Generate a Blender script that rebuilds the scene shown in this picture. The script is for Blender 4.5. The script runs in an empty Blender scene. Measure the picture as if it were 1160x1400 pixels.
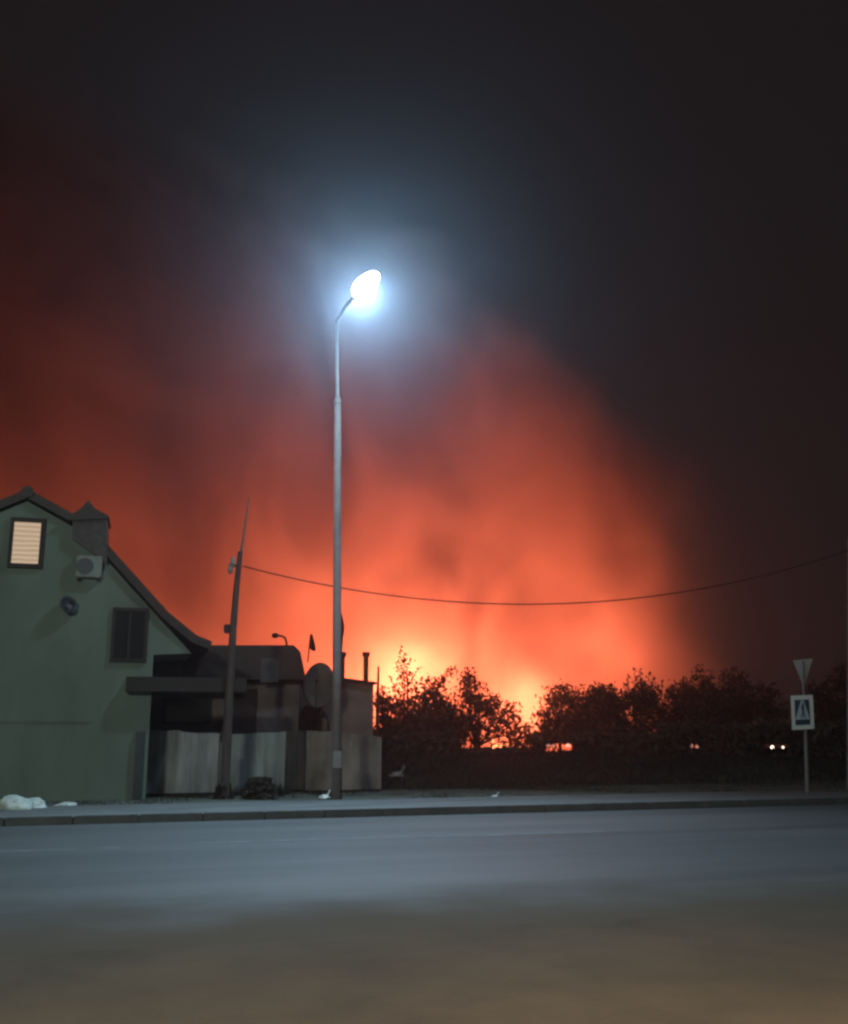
import bpy, bmesh, math, random
from mathutils import Vector, Matrix, noise
random.seed(7)
R = math.radians
scene = bpy.context.scene
C = scene.collection

# ------------------------------------------------------------------ camera
CAMH, F, HOR = 1.6, 1345.0, 985.0
PITCH = math.atan((HOR - 700.0) / F)
cam_d = bpy.data.cameras.new('camera')
cam = bpy.data.objects.new('camera', cam_d); C.objects.link(cam)
cam.location = (0, 0, CAMH)
cam.rotation_euler = (R(90) + PITCH, 0, 0)
cam_d.sensor_fit = 'VERTICAL'; cam_d.sensor_height = 24
cam_d.lens = 24 * F / 1400.0
cam_d.clip_start = 0.05; cam_d.clip_end = 2000
scene.camera = cam

# ------------------------------------------------------------------ world: night sky
w = bpy.data.worlds.new('World'); scene.world = w; w.use_nodes = True
nt = w.node_tree; nt.nodes.clear()
out = nt.nodes.new('ShaderNodeOutputWorld'); bg = nt.nodes.new('ShaderNodeBackground')
sky = nt.nodes.new('ShaderNodeTexSky'); sky.sky_type = 'NISHITA'; sky.sun_disc = False
sky.sun_elevation = R(-6); sky.sun_rotation = R(200)
addn = nt.nodes.new('ShaderNodeMixRGB'); addn.blend_type = 'ADD'; addn.inputs[0].default_value = 1
addn.inputs[2].default_value = (0.20, 0.15, 0.15, 1)      # town glow on the night sky
nt.links.new(sky.outputs[0], addn.inputs[1]); nt.links.new(addn.outputs[0], bg.inputs[0])
bg.inputs[1].default_value = 0.05
nt.links.new(bg.outputs[0], out.inputs[0])

scene.view_settings.view_transform = 'Standard'; scene.view_settings.look = 'None'
scene.view_settings.exposure = 0; scene.view_settings.gamma = 1
cy = scene.cycles
cy.use_denoising = True
try: cy.denoiser = 'OPENIMAGEDENOISE'
except Exception: pass
cy.max_bounces = 6; cy.volume_bounces = 2; cy.transparent_max_bounces = 16
cy.filter_width = 2.6
cy.volume_step_rate = 1.5
cy.use_light_tree = True
cy.sample_clamp_indirect = 4.0

# ------------------------------------------------------------------ geometry frames
A = R(15.5)                                   # the road runs at this angle to the picture plane
U = Vector((math.cos(A), math.sin(A), 0)); V = Vector((-math.sin(A), math.cos(A), 0))
def ray(px, py):
    a, b = (px - 580.0) / F, (700.0 - py) / F
    return Vector((a, math.cos(PITCH) - b * math.sin(PITCH), math.sin(PITCH) + b * math.cos(PITCH)))
def P(px, py, Y):
    d = ray(px, py); t = Y / d.y
    return Vector((d.x * t, Y, CAMH + d.z * t))
def G(px, py, z=0.0):
    d = ray(px, py); t = (z - CAMH) / d.z
    return Vector((d.x * t, d.y * t, z))
def vof(p): return -p.x * math.sin(A) + p.y * math.cos(A)
def uof(p): return p.x * math.cos(A) + p.y * math.sin(A)
def UZ(px, py, v):                            # (u, z) where a sight line meets the upright plane at v
    d = ray(px, py); t = v / vof(d)
    p = d * t
    return uof(p), CAMH + p.z
def W(u, v, z): return U * u + V * v + Vector((0, 0, z))
VK = vof(G(460, 1118))      # kerb
VP = vof(G(460, 1101))      # back of pavement
VF = vof(G(420, 1086))      # fence line
VN = vof(G(580, 1275))      # near edge of road
VH = vof(G(150, 1097))      # house front

# ------------------------------------------------------------------ materials
def mat(name, col, rough=0.8, metal=0.0, var=0.25, scale=3.0, bump=0.0, bscale=30, col2=None, emis=None, es=0, stretch=None, spec=0.5):
    m = bpy.data.materials.new(name); m.use_nodes = True
    t = m.node_tree; b = t.nodes['Principled BSDF']
    b.inputs['Roughness'].default_value = rough; b.inputs['Metallic'].default_value = metal
    b.inputs['Specular IOR Level'].default_value = spec
    tc = t.nodes.new('ShaderNodeTexCoord'); mp = t.nodes.new('ShaderNodeMapping')
    t.links.new(tc.outputs['Object'], mp.inputs[0])
    if stretch: mp.inputs['Scale'].default_value = stretch
    n = t.nodes.new('ShaderNodeTexNoise'); n.inputs['Scale'].default_value = scale; n.inputs['Detail'].default_value = 6
    n.inputs['Roughness'].default_value = 0.6
    t.links.new(mp.outputs[0], n.inputs['Vector'])
    r = t.nodes.new('ShaderNodeValToRGB')
    r.color_ramp.elements[0].position = 0.32; r.color_ramp.elements[1].position = 0.68
    c2 = col2 or tuple(min(1, c * (1 + var)) for c in col); c1 = col if col2 else tuple(c * (1 - var) for c in col)
    r.color_ramp.elements[0].color = (*c1, 1); r.color_ramp.elements[1].color = (*c2, 1)
    t.links.new(n.outputs[0], r.inputs[0]); t.links.new(r.outputs[0], b.inputs['Base Color'])
    if bump:
        n2 = t.nodes.new('ShaderNodeTexNoise'); n2.inputs['Scale'].default_value = bscale; n2.inputs['Detail'].default_value = 4
        t.links.new(tc.outputs['Object'], n2.inputs['Vector'])
        bp = t.nodes.new('ShaderNodeBump'); bp.inputs['Strength'].default_value = bump; bp.inputs['Distance'].default_value = 0.03
        t.links.new(n2.outputs[0], bp.inputs['Height']); t.links.new(bp.outputs[0], b.inputs['Normal'])
    if emis:
        b.inputs['Emission Color'].default_value = (*emis, 1); b.inputs['Emission Strength'].default_value = es
    return m
M = {}
M['ground'] = mat('grass_soil', (.018, .012, .009), .95, scale=.8, col2=(.034, .022, .016), bump=.6, bscale=9)
M['asphalt'] = mat('asphalt', (.050, .049, .045), .62, scale=.6, col2=(.105, .100, .093), bump=.3, bscale=60, stretch=(.12, 1.5, 1))
M['pavement'] = mat('pavement_concrete', (.085, .085, .08), .85, scale=1.2, col2=(.145, .14, .13), bump=.3, bscale=40, stretch=(.5, 1.5, 1))
M['kerb'] = mat('kerb_concrete', (.09, .09, .09), .85, scale=4, var=.25)
M['dirt'] = mat('dirt_gravel', (.05, .036, .021), .95, scale=1.1, col2=(.085, .062, .037), bump=.6, bscale=45)
M['verge'] = mat('verge_grass', (.06, .062, .045), .95, scale=1.5, col2=(.13, .13, .105), bump=.7, bscale=14)
M['wall_green'] = mat('painted_green_siding', (.148, .178, .146), .85, scale=.7, var=.20, stretch=(1, 1, .5))
M['trim'] = mat('brown_trim', (.02, .012, .009), .7)
M['roof'] = mat('brown_metal_roof', (.028, .016, .013), .6, scale=5)
M['brick'] = mat('dark_brick', (.08, .065, .062), .9, scale=8, var=.3)
M['darkwin'] = mat('unlit_glass', (.02, .018, .018), .15)
M['sidewall'] = mat('brown_plaster', (.16, .12, .11), .9, scale=1.5, var=.3)
M['greywall'] = mat('grey_brown_render', (.20, .14, .12), .9, scale=1.5, var=.3)
M['pale_patch'] = mat('pale_panel', (.075, .065, .06), .8)
M['metal'] = mat('galvanised_steel', (.20, .178, .172), .8, .0, scale=6, var=.15)
M['lampmetal'] = mat('lamp_housing', (.12, .12, .12), .6)
M['wood'] = mat('weathered_pole_wood', (.07, .05, .042), .9, scale=4, var=.4, stretch=(4, 4, .4))
M['concrete'] = mat('pole_concrete', (.14, .12, .11), .9, scale=5)
M['white'] = mat('white_paint', (.70, .70, .67), .6, var=.08)
M['greyback'] = mat('sign_back_grey', (.36, .33, .31), .6, var=.12)
M['signblue'] = mat('sign_blue', (.02, .045, .09), .5)
M['signpale'] = mat('sign_pale', (.42, .50, .56), .5, var=.06)
M['signdark'] = mat('sign_black', (.03, .035, .04), .5)
M['rubber'] = mat('black_rubber', (.02, .02, .02), .8)
M['dish'] = mat('dish_grey', (.06, .052, .040), .6, var=.12)
M['darkcloth'] = mat('dark_red_cloth', (.035, .015, .015), .9)
M['fence_pale'] = mat('pale_sheet_fence', (.50, .475, .46), .75, scale=1.6, var=.45, stretch=(1.5, 1, .35))
M['fence_green'] = mat('greenish_sheet_fence', (.44, .46, .43), .75, scale=1.6, var=.45, stretch=(1.5, 1, .35))
M['fence_brown'] = mat('brown_board_fence', (.12, .095, .085), .85, scale=2, var=.3, stretch=(2, 1, .4))
M['fence_beige'] = mat('beige_sheet_fence', (.42, .35, .31), .75, scale=1.4, var=.50, stretch=(1.2, 1, .6))
M['leaf'] = mat('leaf', (.045, .030, .020), .8, scale=2, var=.4)
M['leaf_pale'] = mat('weed_leaf', (.045, .045, .026), .8, scale=2, var=.4)
M['bark'] = mat('bark', (.07, .05, .038), .95, scale=8, var=.35)
M['rubble'] = mat('pale_rubble', (.50, .53, .48), .9, scale=6, var=.3, bump=.5)
M['litter'] = mat('white_litter', (.75, .75, .70), .7)
M['carpaint'] = mat('dark_car_paint', (.03, .03, .035), .35)
M['plastic'] = mat('pale_plastic', (.20, .22, .19), .6, var=.1)
def dust(m):
    t = m.node_tree; b = t.nodes['Principled BSDF']; src = b.inputs['Base Color'].links[0].from_socket
    tc = t.nodes.new('ShaderNodeTexCoord'); s = t.nodes.new('ShaderNodeSeparateXYZ'); t.links.new(tc.outputs['Object'], s.inputs[0])
    n = t.nodes.new('ShaderNodeTexNoise'); n.inputs['Scale'].default_value = .9; n.inputs['Detail'].default_value = 7; t.links.new(tc.outputs['Object'], n.inputs['Vector'])
    a = t.nodes.new('ShaderNodeMath'); a.operation = 'MULTIPLY_ADD'; t.links.new(n.outputs[0], a.inputs[0]); a.inputs[1].default_value = 2.2; t.links.new(s.outputs[1], a.inputs[2])
    r = t.nodes.new('ShaderNodeMapRange'); r.interpolation_type = 'SMOOTHSTEP'; r.inputs['From Min'].default_value = VN + 3.8; r.inputs['From Max'].default_value = VN + 1.2
    t.links.new(a.outputs[0], r.inputs['Value'])
    mx = t.nodes.new('ShaderNodeMixRGB'); t.links.new(r.outputs[0], mx.inputs[0]); t.links.new(src, mx.inputs[1]); mx.inputs[2].default_value = (.062, .047, .029, 1)
    t.links.new(mx.outputs[0], b.inputs['Base Color'])
    rg = t.nodes.new('ShaderNodeMapRange'); t.links.new(r.outputs[0], rg.inputs['Value']); rg.inputs['To Min'].default_value = .62; rg.inputs['To Max'].default_value = .95
    t.links.new(rg.outputs[0], b.inputs['Roughness'])
dust(M['asphalt'])
def emat(name, col, s):
    m = bpy.data.materials.new(name); m.use_nodes = True; t = m.node_tree; t.nodes.clear()
    o = t.nodes.new('ShaderNodeOutputMaterial'); e = t.nodes.new('ShaderNodeEmission')
    e.inputs[0].default_value = (*col, 1); e.inputs[1].default_value = s
    t.links.new(e.outputs[0], o.inputs[0]); return m
M['led'] = emat('lamp_glass', (.82, .93, 1.0), 90)
M['headlight'] = emat('headlight', (1, .82, .62), 4)
M['flame'] = emat('flame', (1, .30, .10), 3.2)
def blind_mat():
    m = bpy.data.materials.new('lit_blind'); m.use_nodes = True; t = m.node_tree; t.nodes.clear()
    o = t.nodes.new('ShaderNodeOutputMaterial'); e = t.nodes.new('ShaderNodeEmission'); tc = t.nodes.new('ShaderNodeTexCoord')
    wv = t.nodes.new('ShaderNodeTexWave'); wv.bands_direction = 'Z'; wv.inputs['Scale'].default_value = 3.2
    wv.inputs['Distortion'].default_value = 1.5; wv.inputs['Detail'].default_value = 2
    r = t.nodes.new('ShaderNodeValToRGB')
    r.color_ramp.elements[0].color = (.42, .30, .19, 1); r.color_ramp.elements[1].color = (.58, .43, .30, 1)
    t.links.new(tc.outputs['Object'], wv.inputs[0]); t.links.new(wv.outputs[0], r.inputs[0]); t.links.new(r.outputs[0], e.inputs[0])
    e.inputs[1].default_value = 1.0; t.links.new(e.outputs[0], o.inputs[0]); return m
M['blind'] = blind_mat()

# ------------------------------------------------------------------ mesh helpers
def link(name, bm, m, parent=None, smooth=False):
    me = bpy.data.meshes.new(name); bm.normal_update(); bm.to_mesh(me); bm.free()
    if smooth:
        for p in me.polygons: p.use_smooth = True
    ms = m if isinstance(m, (list, tuple)) else [m]
    for x in ms: me.materials.append(x)
    o = bpy.data.objects.new(name, me); C.objects.link(o)
    if parent: o.parent = parent
    return o
def tag(o, label=None, cat=None, group=None, kind=None):
    if label: o['label'] = label
    if cat: o['category'] = cat
    if group: o['group'] = group
    if kind: o['kind'] = kind
    return o
def empty(name, loc, rz=0.0, label=None, cat=None, group=None):
    o = bpy.data.objects.new(name, None); C.objects.link(o); o.location = loc; o.rotation_euler = (0, 0, rz)
    o.empty_display_size = .2
    return tag(o, label, cat, group)
def box(bm, x0, x1, y0, y1, z0, z1, bev=0.0):
    r = bmesh.ops.create_cube(bm, size=1)
    vs = r['verts']
    for v in vs:
        v.co = Vector((x0 + (v.co.x + .5) * (x1 - x0), y0 + (v.co.y + .5) * (y1 - y0), z0 + (v.co.z + .5) * (z1 - z0)))
    if bev:
        es = list({e for v in vs for e in v.link_edges})
        bmesh.ops.bevel(bm, geom=es, offset=bev, segments=2, affect='EDGES')
def prism(bm, pts, y0, y1):                   # outline in (x, z), thickness along y
    a = [bm.verts.new((x, y0, z)) for x, z in pts]; b = [bm.verts.new((x, y1, z)) for x, z in pts]
    n = len(pts)
    fs = [bm.faces.new(a), bm.faces.new(b[::-1])]
    for i in range(n): fs.append(bm.faces.new((a[i], b[i], b[(i + 1) % n], a[(i + 1) % n])))
    bmesh.ops.recalc_face_normals(bm, faces=fs)
def tube(bm, pts, rs, n=8, cap=True):
    pts = [Vector(p) for p in pts]
    if not isinstance(rs, (list, tuple)): rs = [rs] * len(pts)
    rings = []
    for i, p in enumerate(pts):
        d = (pts[min(i + 1, len(pts) - 1)] - pts[max(i - 1, 0)]).normalized()
        x = d.orthogonal().normalized() if abs(d.z) < .99 else Vector((1, 0, 0)); 
        if rings and abs(d.z) < .99:
            x = (lastx - d * lastx.dot(d)).normalized()
        lastx = x; y = d.cross(x)
        rings.append([bm.verts.new(p + (x * math.cos(k * 2 * math.pi / n) + y * math.sin(k * 2 * math.pi / n)) * rs[i]) for k in range(n)])
    for a, b in zip(rings, rings[1:]):
        for k in range(n): bm.faces.new((a[k], a[(k + 1) % n], b[(k + 1) % n], b[k]))
    if cap:
        bm.faces.new(rings[0][::-1]); bm.faces.new(rings[-1])
def sheet(name, quad_uv, z, m, nu=60, nv=6, disp=0.0, kind='structure'):
    (u0, u1, v0, v1) = quad_uv
    bm = bmesh.new(); g = []
    for j in range(nv + 1):
        row = []
        for i in range(nu + 1):
            u = u0 + (u1 - u0) * i / nu; v = v0 + (v1 - v0) * j / nv
            row.append(bm.verts.new((u, v, z + disp * noise.noise(Vector((u * .4, v * .4, 3))))))
        g.append(row)
    for j in range(nv):
        for i in range(nu): bm.faces.new((g[j][i], g[j][i + 1], g[j + 1][i + 1], g[j + 1][i]))
    o = link(name, bm, m); o.rotation_euler = (0, 0, A)
    return tag(o, kind=kind)

# ------------------------------------------------------------------ ground, road
def sst(a, b, x):
    t = max(0, min(1, (x - a) / (b - a))); return t * t * (3 - 2 * t)
UB = UZ(528, 1085, VF)[0]                     # the yard fence ends here; the bank begins
def gz(u, v):
    side = sst(UB - .3, UB + 1.6, u)
    bank = sst(VF - .6, VF + 4.0, v) * .62 * side
    fall = -sst(VF + 4.5, VF + 40, v) * 3.0
    fall *= side if v < VF + 16 else 1
    back = fall if side > 0 or v > VF + 16 else 0
    n = .10 * noise.noise(Vector((u * .35, v * .35, 1))) * sst(VP + .3, VP + 3, v) * (.3 + .7 * side)
    if v < 0: n = 0
    return bank + back + n
bm = bmesh.new()
us = [-400, -200, -120, -80, -60, -45, -34] + [-30 + i * .6 for i in range(101)] + [34, 45, 60, 80, 120, 200, 400]
vs_ = [-60, -20, 0, 5, 10, 14] + [15 + i * .5 for i in range(60)] + [46, 50, 56, 64, 75, 90, 110, 140, 180, 260, 400]
g = [[bm.verts.new((u, v, gz(u, v) - .02)) for u in us] for v in vs_]
for j in range(len(vs_) - 1):
    for i in range(len(us) - 1): bm.faces.new((g[j][i], g[j][i + 1], g[j + 1][i + 1], g[j + 1][i]))
o = link('ground', bm, M['ground'], smooth=True); o.rotation_euler = (0, 0, A); tag(o, kind='structure')
sheet('road', (-120, 120, VN - .6, VK), .0, M['asphalt'], 40, 4)
sheet('road_shoulder', (-60, 60, -14, VN), .012, M['dirt'], 400, 20, .02)
so = bpy.data.objects['road_shoulder']
for v in so.data.vertices:                      # ragged edge where the dirt meets the asphalt
    if v.co.y > VN - .01: v.co.y += .35 * noise.noise(Vector((v.co.x * .7, 2, 0))) + .2 * noise.noise(Vector((v.co.x * 2.1, 7, 0)))
sheet('verge', (-60, 60, VP, VF + .4), .035, M['verge'], 120, 8, .05)
bm = bmesh.new(); box(bm, -120, 120, VK + .15, VP, -.1, .10)
o = link('pavement', bm, M['pavement']); o.rotation_euler = (0, 0, A); tag(o, kind='structure')
bm = bmesh.new()
k = -60.0
while k < 60:
    box(bm, k, k + .985, VK, VK + .148, -.1, .13, .012); k += 1.0
o = link('kerb', bm, M['kerb']); o.rotation_euler = (0, 0, A); tag(o, kind='structure')
# faded lane mark along the road
bm = bmesh.new()
for (px, py, L) in ((40, 1163, 2.2), (420, 1148, 3.0), (700, 1141, 3.0)):
    p = G(px, py); u, v = uof(p), vof(p)
    vs4 = [bm.verts.new((a, b, .004)) for a, b in ((u - L / 2, v - .06), (u + L / 2, v - .06), (u + L / 2, v + .06), (u - L / 2, v + .06))]
    bm.faces.new(vs4)
M['mark'] = mat('worn_road_paint', (.085, .088, .09), .7, col2=(.19, .19, .19), scale=2.5)
o = link('road_marking', bm, M['mark']); o.rotation_euler = (0, 0, A); tag(o, kind='structure')

# ------------------------------------------------------------------ house at the left
u0, _ = UZ(199, 1095, VH)
house = empty('gable_house', W(u0, VH, 0), A, 'pale green gabled house with a steep flared roof and one lit attic window', 'house')
def HL(px, py, v=VH):
    u, z = UZ(px, py, v); return u - u0, z
apex = HL(38, 682); k1 = HL(112, 722); k2 = HL(150, 765); k3 = HL(222, 845); k4 = HL(286, 888)
wcorner = HL(199, 1000)
# right-hand outline of the wall just under the roof
D = 9.0
mir = lambda p: (2 * apex[0] - p[0], p[1])
wl = [(0, -.1), (0, HL(199, 880)[1]), (HL(240, 880)[0], HL(199, 885)[1])]
wr = [(0, -.1), (0, HL(199, 895)[1]), HL(262, 893), HL(222, 850), HL(150, 770), HL(112, 727), (apex[0], apex[1] - .05),
      mir(HL(112, 727)), mir(HL(150, 770)), mir(HL(222, 850)), mir(HL(262, 893)), (2 * apex[0], HL(199, 895)[1]), (2 * apex[0], -.1)]
bm = bmesh.new(); prism(bm, wr, 0, D); 
wall = link('wall', bm, M['wall_green'], house)
bm = bmesh.new()
for i in range(1, 30):                        # siding laps
    z = i * .22
    if z > 6.0: break
for (p) in ((HL(0, 985)[1]),):
    box(bm, 2 * apex[0], HL(125, 985)[0], -.02, -.002, p - .03, p + .02)
link('trim_band', bm, M['wall_green'], house)
def roofstrip(bm, pts, th, y0, y1):
    up = []
    for i, p in enumerate(pts):
        a = Vector(pts[max(0, i - 1)]); b = Vector(pts[min(len(pts) - 1, i + 1)])
        d = (b - a).normalized(); nrm = Vector((-d.y, d.x))
        if nrm.y < 0: nrm = -nrm
        up.append((p[0] + nrm.x * th, p[1] + nrm.y * th))
    prism(bm, pts + up[::-1], y0, y1)
rp = [(apex[0], apex[1]), k1, k2, k3, HL(262, 878), k4]
bm = bmesh.new(); roofstrip(bm, rp, .17, -.10, D + .35)
roof = link('roof', bm, M['roof'], house)
bm = bmesh.new(); roofstrip(bm, [mir(p) for p in rp][::-1], .17, -.10, D + .35)
link('roof', bm, M['roof'], house)
bm = bmesh.new()                                # ridge cap
a = (apex[0], apex[1] + .12); tube(bm, [(a[0], -.16, a[1]), (a[0], D + .4, a[1])], .13, 8); 
link('ridge_cap', bm, M['roof'], roof)
# chimney block with a hipped cap standing on the slope
bm = bmesh.new(); prism(bm, [HL(100, 738), HL(147, 772), HL(147, 711), HL(100, 711)], -.14, .95)
chim = link('chimney', bm, M['brick'], house)
bm = bmesh.new(); e0 = HL(93, 714); e1 = HL(150, 711); m0 = HL(113, 696); m1 = HL(131, 698); pk = HL(122, 686)
prism(bm, [e0, e1, (e1[0], e1[1] + .05), m1, pk, m0, (e0[0], e0[1] + .05)], -.20, 1.02)
link('chimney_cap', bm, M['roof'], chim)
c0 = HL(172, 946); c1 = HL(199, 926)
bm = bmesh.new(); box(bm, c0[0], 1.9, -.30, -.003, c0[1], c1[1], .01); link('canopy', bm, M['trim'], house)
# lit window
a = HL(10, 776); b = HL(64, 710)
bm = bmesh.new(); fw = .09
for (x0, x1, z0, z1) in ((a[0], b[0], b[1] - fw, b[1]), (a[0], b[0], a[1], a[1] + fw), (a[0], a[0] + fw * .8, a[1] + fw, b[1] - fw), (b[0] - fw, b[0], a[1] + fw, b[1] - fw)):
    box(bm, x0, x1, -.07, -.003, z0, z1)
win = link('window', bm, M['trim'], house); win['label'] = 'lit attic window with a drawn blind'
bm = bmesh.new(); box(bm, a[0] + fw * .8, b[0] - fw, -.03, -.006, a[1] + fw, b[1] - fw)
link('blind', bm, M['blind'], win)
# dark window under the slope
a = HL(150, 905); b = HL(204, 832)
bm = bmesh.new(); fw = .07
for (x0, x1, z0, z1) in ((a[0], b[0], b[1] - fw, b[1]), (a[0], b[0], a[1], a[1] + fw), (a[0], a[0] + fw, a[1] + fw, b[1] - fw), (b[0] - fw, b[0], a[1] + fw, b[1] - fw),
                         ((a[0] + b[0]) / 2 - .03, (a[0] + b[0]) / 2 + .03, a[1] + fw, b[1] - fw)):
    box(bm, x0, x1, -.06, -.003, z0, z1)
win2 = link('window', bm, M['trim'], house); win2['label'] = 'unlit dark window under the roof slope'
bm = bmesh.new(); box(bm, a[0] + fw, b[0] - fw, -.03, -.006, a[1] + fw, b[1] - fw)
link('pane', bm, M['darkwin'], win2)
# downpipe / dark corner board
a = HL(181, 1092); b = HL(199, 1000)
bm = bmesh.new(); box(bm, a[0], b[0] - .02, -.10, -.003, .05, b[1])
link('corner_post', bm, M['signdark'], house)
# air conditioner
a = HL(104, 790); b = HL(141, 762)
ac = empty('air_conditioner', W(u0 + a[0], VH - .02, a[1]), A, 'small air conditioner unit fixed high on the green gable wall', 'air conditioner')
wa, ha = b[0] - a[0], b[1] - a[1]
bm = bmesh.new(); box(bm, 0, wa, -.15, 0, 0, ha, .02); link('housing', bm, M['plastic'], ac)
bm = bmesh.new(); tube(bm, [(wa * .34, -.152, ha * .5), (wa * .34, -.165, ha * .5)], ha * .38, 20); link('fan_grille', bm, M['signdark'], ac)
for xb in (.03, wa - .08):
    bm = bmesh.new(); box(bm, xb, xb + .05, -.13, 0, -.06, -.002); link('bracket', bm, M['trim'], ac)
# small dish on the wall
def dish(name, c, r, d, aim, label, ellz=1.0, mast=None, mt='dish', cat='satellite dish'):
    root = empty(name, c, 0, label, cat)
    bm = bmesh.new(); aim = Vector(aim).normalized(); q = aim.to_track_quat('Z', 'Y').to_matrix()
    rings = []; N = 28
    for side in (0, 1):
        for i in range(7):
            t = i / 6; rr = r * (t if side == 0 else 1 - t)
            zz = d * (rr / r) ** 2 - (0 if side == 0 else .02)
            if rr < 1e-4: rings.append([bm.verts.new(q @ Vector((0, 0, zz)))]); continue
            rings.append([bm.verts.new(q @ Vector((rr * math.cos(k * 2 * math.pi / N), rr * ellz * math.sin(k * 2 * math.pi / N), zz))) for k in range(N)])
    for a_, b_ in zip(rings, rings[1:]):
        for k in range(N):
            if len(a_) == 1: bm.faces.new((a_[0], b_[k], b_[(k + 1) % N]))
            elif len(b_) == 1: bm.faces.new((a_[k], a_[(k + 1) % N], b_[0]))
            else: bm.faces.new((a_[k], b_[k], b_[(k + 1) % N], a_[(k + 1) % N]))
    link('reflector', bm, M[mt], root, True)
    bm = bmesh.new(); tip = aim * r * 1.1
    tube(bm, [q @ Vector((0, -r * ellz * .95, d)), tip + Vector((0, 0, -.05)), tip], .012, 6)
    link('feed_arm', bm, M['trim'], root)
    bm = bmesh.new(); tube(bm, [tip, tip - aim * .1], .035, 10); link('feed_horn', bm, M['trim'], root)
    if mast:
        bm = bmesh.new(); tube(bm, [-aim * .02, *mast], .03, 8); link('mast', bm, M['trim'], root)
    return root
p = W(u0 + HL(93, 829)[0], VH - .10, HL(93, 829)[1])
dish('satellite_dish', p, .20, .06, (.75, -.55, .35), 'small dark satellite dish on the green house wall below the air conditioner', mast=[V * .10 + Vector((0, 0, -.08))], mt='signdark')

# ------------------------------------------------------------------ low buildings behind the fence
VS = VF + 2.2
s0, _ = UZ(203, 1000, VS)
shed = empty('annex_building', W(s0, VS, 0), A, 'low dark brown annex with an overhanging roof attached beside the green house', 'building')
def SL(px, py, v=VS):
    u, z = UZ(px, py, v); return u - s0, z
a = SL(412, 925); top = SL(300, 930)[1]
bm = bmesh.new(); box(bm, SL(203, 1000)[0], SL(408, 1000)[0], 0, 6, -.1, SL(300, 935)[1])
link('wall', bm, M['sidewall'], shed)
bm = bmesh.new()                                # mansard-like roof slab
prism(bm, [SL(196, 884), SL(398, 884), SL(407, 893), SL(413, 922), SL(413, 930), SL(196, 930)], -.5, 6.3)
rf = link('roof', bm, M['roof'], shed)
bm = bmesh.new(); prism(bm, [SL(188, 932), SL(322, 932), SL(318, 947), SL(192, 947)], -.7, -.01)
link('canopy', bm, M['trim'], shed)
for (x0, y0, x1, y1, lab, mm) in ((212, 926, 250, 902, 'pale panel on the annex roof front near the house', 'pale_patch'), (356, 933, 382, 900, 'pale panel at the right end of the annex roof front', 'pale_patch')):
    c0 = SL(x0, y0, VS - .52); c1 = SL(x1, y1, VS - .52)
    bm = bmesh.new(); box(bm, c0[0], c1[0], -.53, -.503, c0[1], c1[1], .01); o = link('roof_panel', bm, M[mm], shed); o['label'] = lab
c0 = SL(318, 998); c1 = SL(352, 942)
bm = bmesh.new(); box(bm, c0[0], c1[0], -.05, -.003, 0, c1[1]); link('door', bm, M['darkcloth'], shed)
c0 = SL(222, 990); c1 = SL(290, 955)
bm = bmesh.new(); box(bm, c0[0], c1[0], -.05, -.003, c0[1], c1[1]); wn = link('window', bm, M['trim'], shed)
bm = bmesh.new(); box(bm, c0[0] + .06, c1[0] - .06, -.07, -.053, c0[1] + .06, c1[1] - .06); link('pane', bm, M['darkwin'], wn)

VB = VF + 4.5
b0, _ = UZ(410, 1000, VB)
back = empty('flat_roofed_shed', W(b0, VB, 0), A, 'grey brown flat roofed shed with two round flue pipes left of the bushes', 'shed')
def BL(px, py, v=VB):
    u, z = UZ(px, py, v); return u - b0, z
bm = bmesh.new(); prism(bm, [(BL(410, 1000)[0], -.1), BL(410, 926), BL(460, 930), BL(511, 936), (BL(511, 936)[0], -.1)], 0, 4)
link('wall', bm, M['greywall'], back)
bm = bmesh.new(); prism(bm, [BL(408, 926), BL(460, 930), BL(514, 936), BL(514, 933), BL(460, 926), BL(408, 922)], -.25, 4.2)
link('roof', bm, M['roof'], back)
for (x, yt, yb, hw) in ((506, 890, 938, 4.4), (473, 890, 932, 4.6)):
    r_ = hw / 2 / F * VB * 1.7; c = BL(x, yt); zb = BL(x, yb)[1]
    bm = bmesh.new(); tube(bm, [(c[0], .5, zb - .2), (c[0], .5, c[1] - .08)], r_, 14); pp = link('flue_pipe', bm, M['trim'], back)
    bm = bmesh.new(); tube(bm, [(c[0], .5, c[1] - .14), (c[0], .5, c[1] - .1), (c[0], .5, c[1])], [r_ * 1.05, r_ * 1.45, r_ * 1.45], 14); link('flue_cap', bm, M['trim'], pp)
# garden tree-pole right of shed
pb = UZ(516, 1000, VB + .4)
q0 = W(UZ(516, 1000, VB + .6)[0], VB + .6, 0)
bm = bmesh.new(); zt = UZ(516, 911, VB + .6)[1]; tube(bm, [(0, 0, 0), (0, 0, zt * .6), (.02, 0, zt)], [.06, .05, .03], 8)
o = link('wooden_stake', bm, M['wood']); o.location = q0; tag(o, 'thin dark stake standing between the flat roofed shed and the bushes', 'stake')

# large dish
c = P(437, 938, 26.0)
dish('satellite_dish', c, .42, .10, (-.12, -1, .30), 'large round satellite dish on a mast between the annex and the tall street lamp', ellz=1.45, mast=[Vector((0, .25, -.5)), Vector((0, .25, -c.z))])

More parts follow.
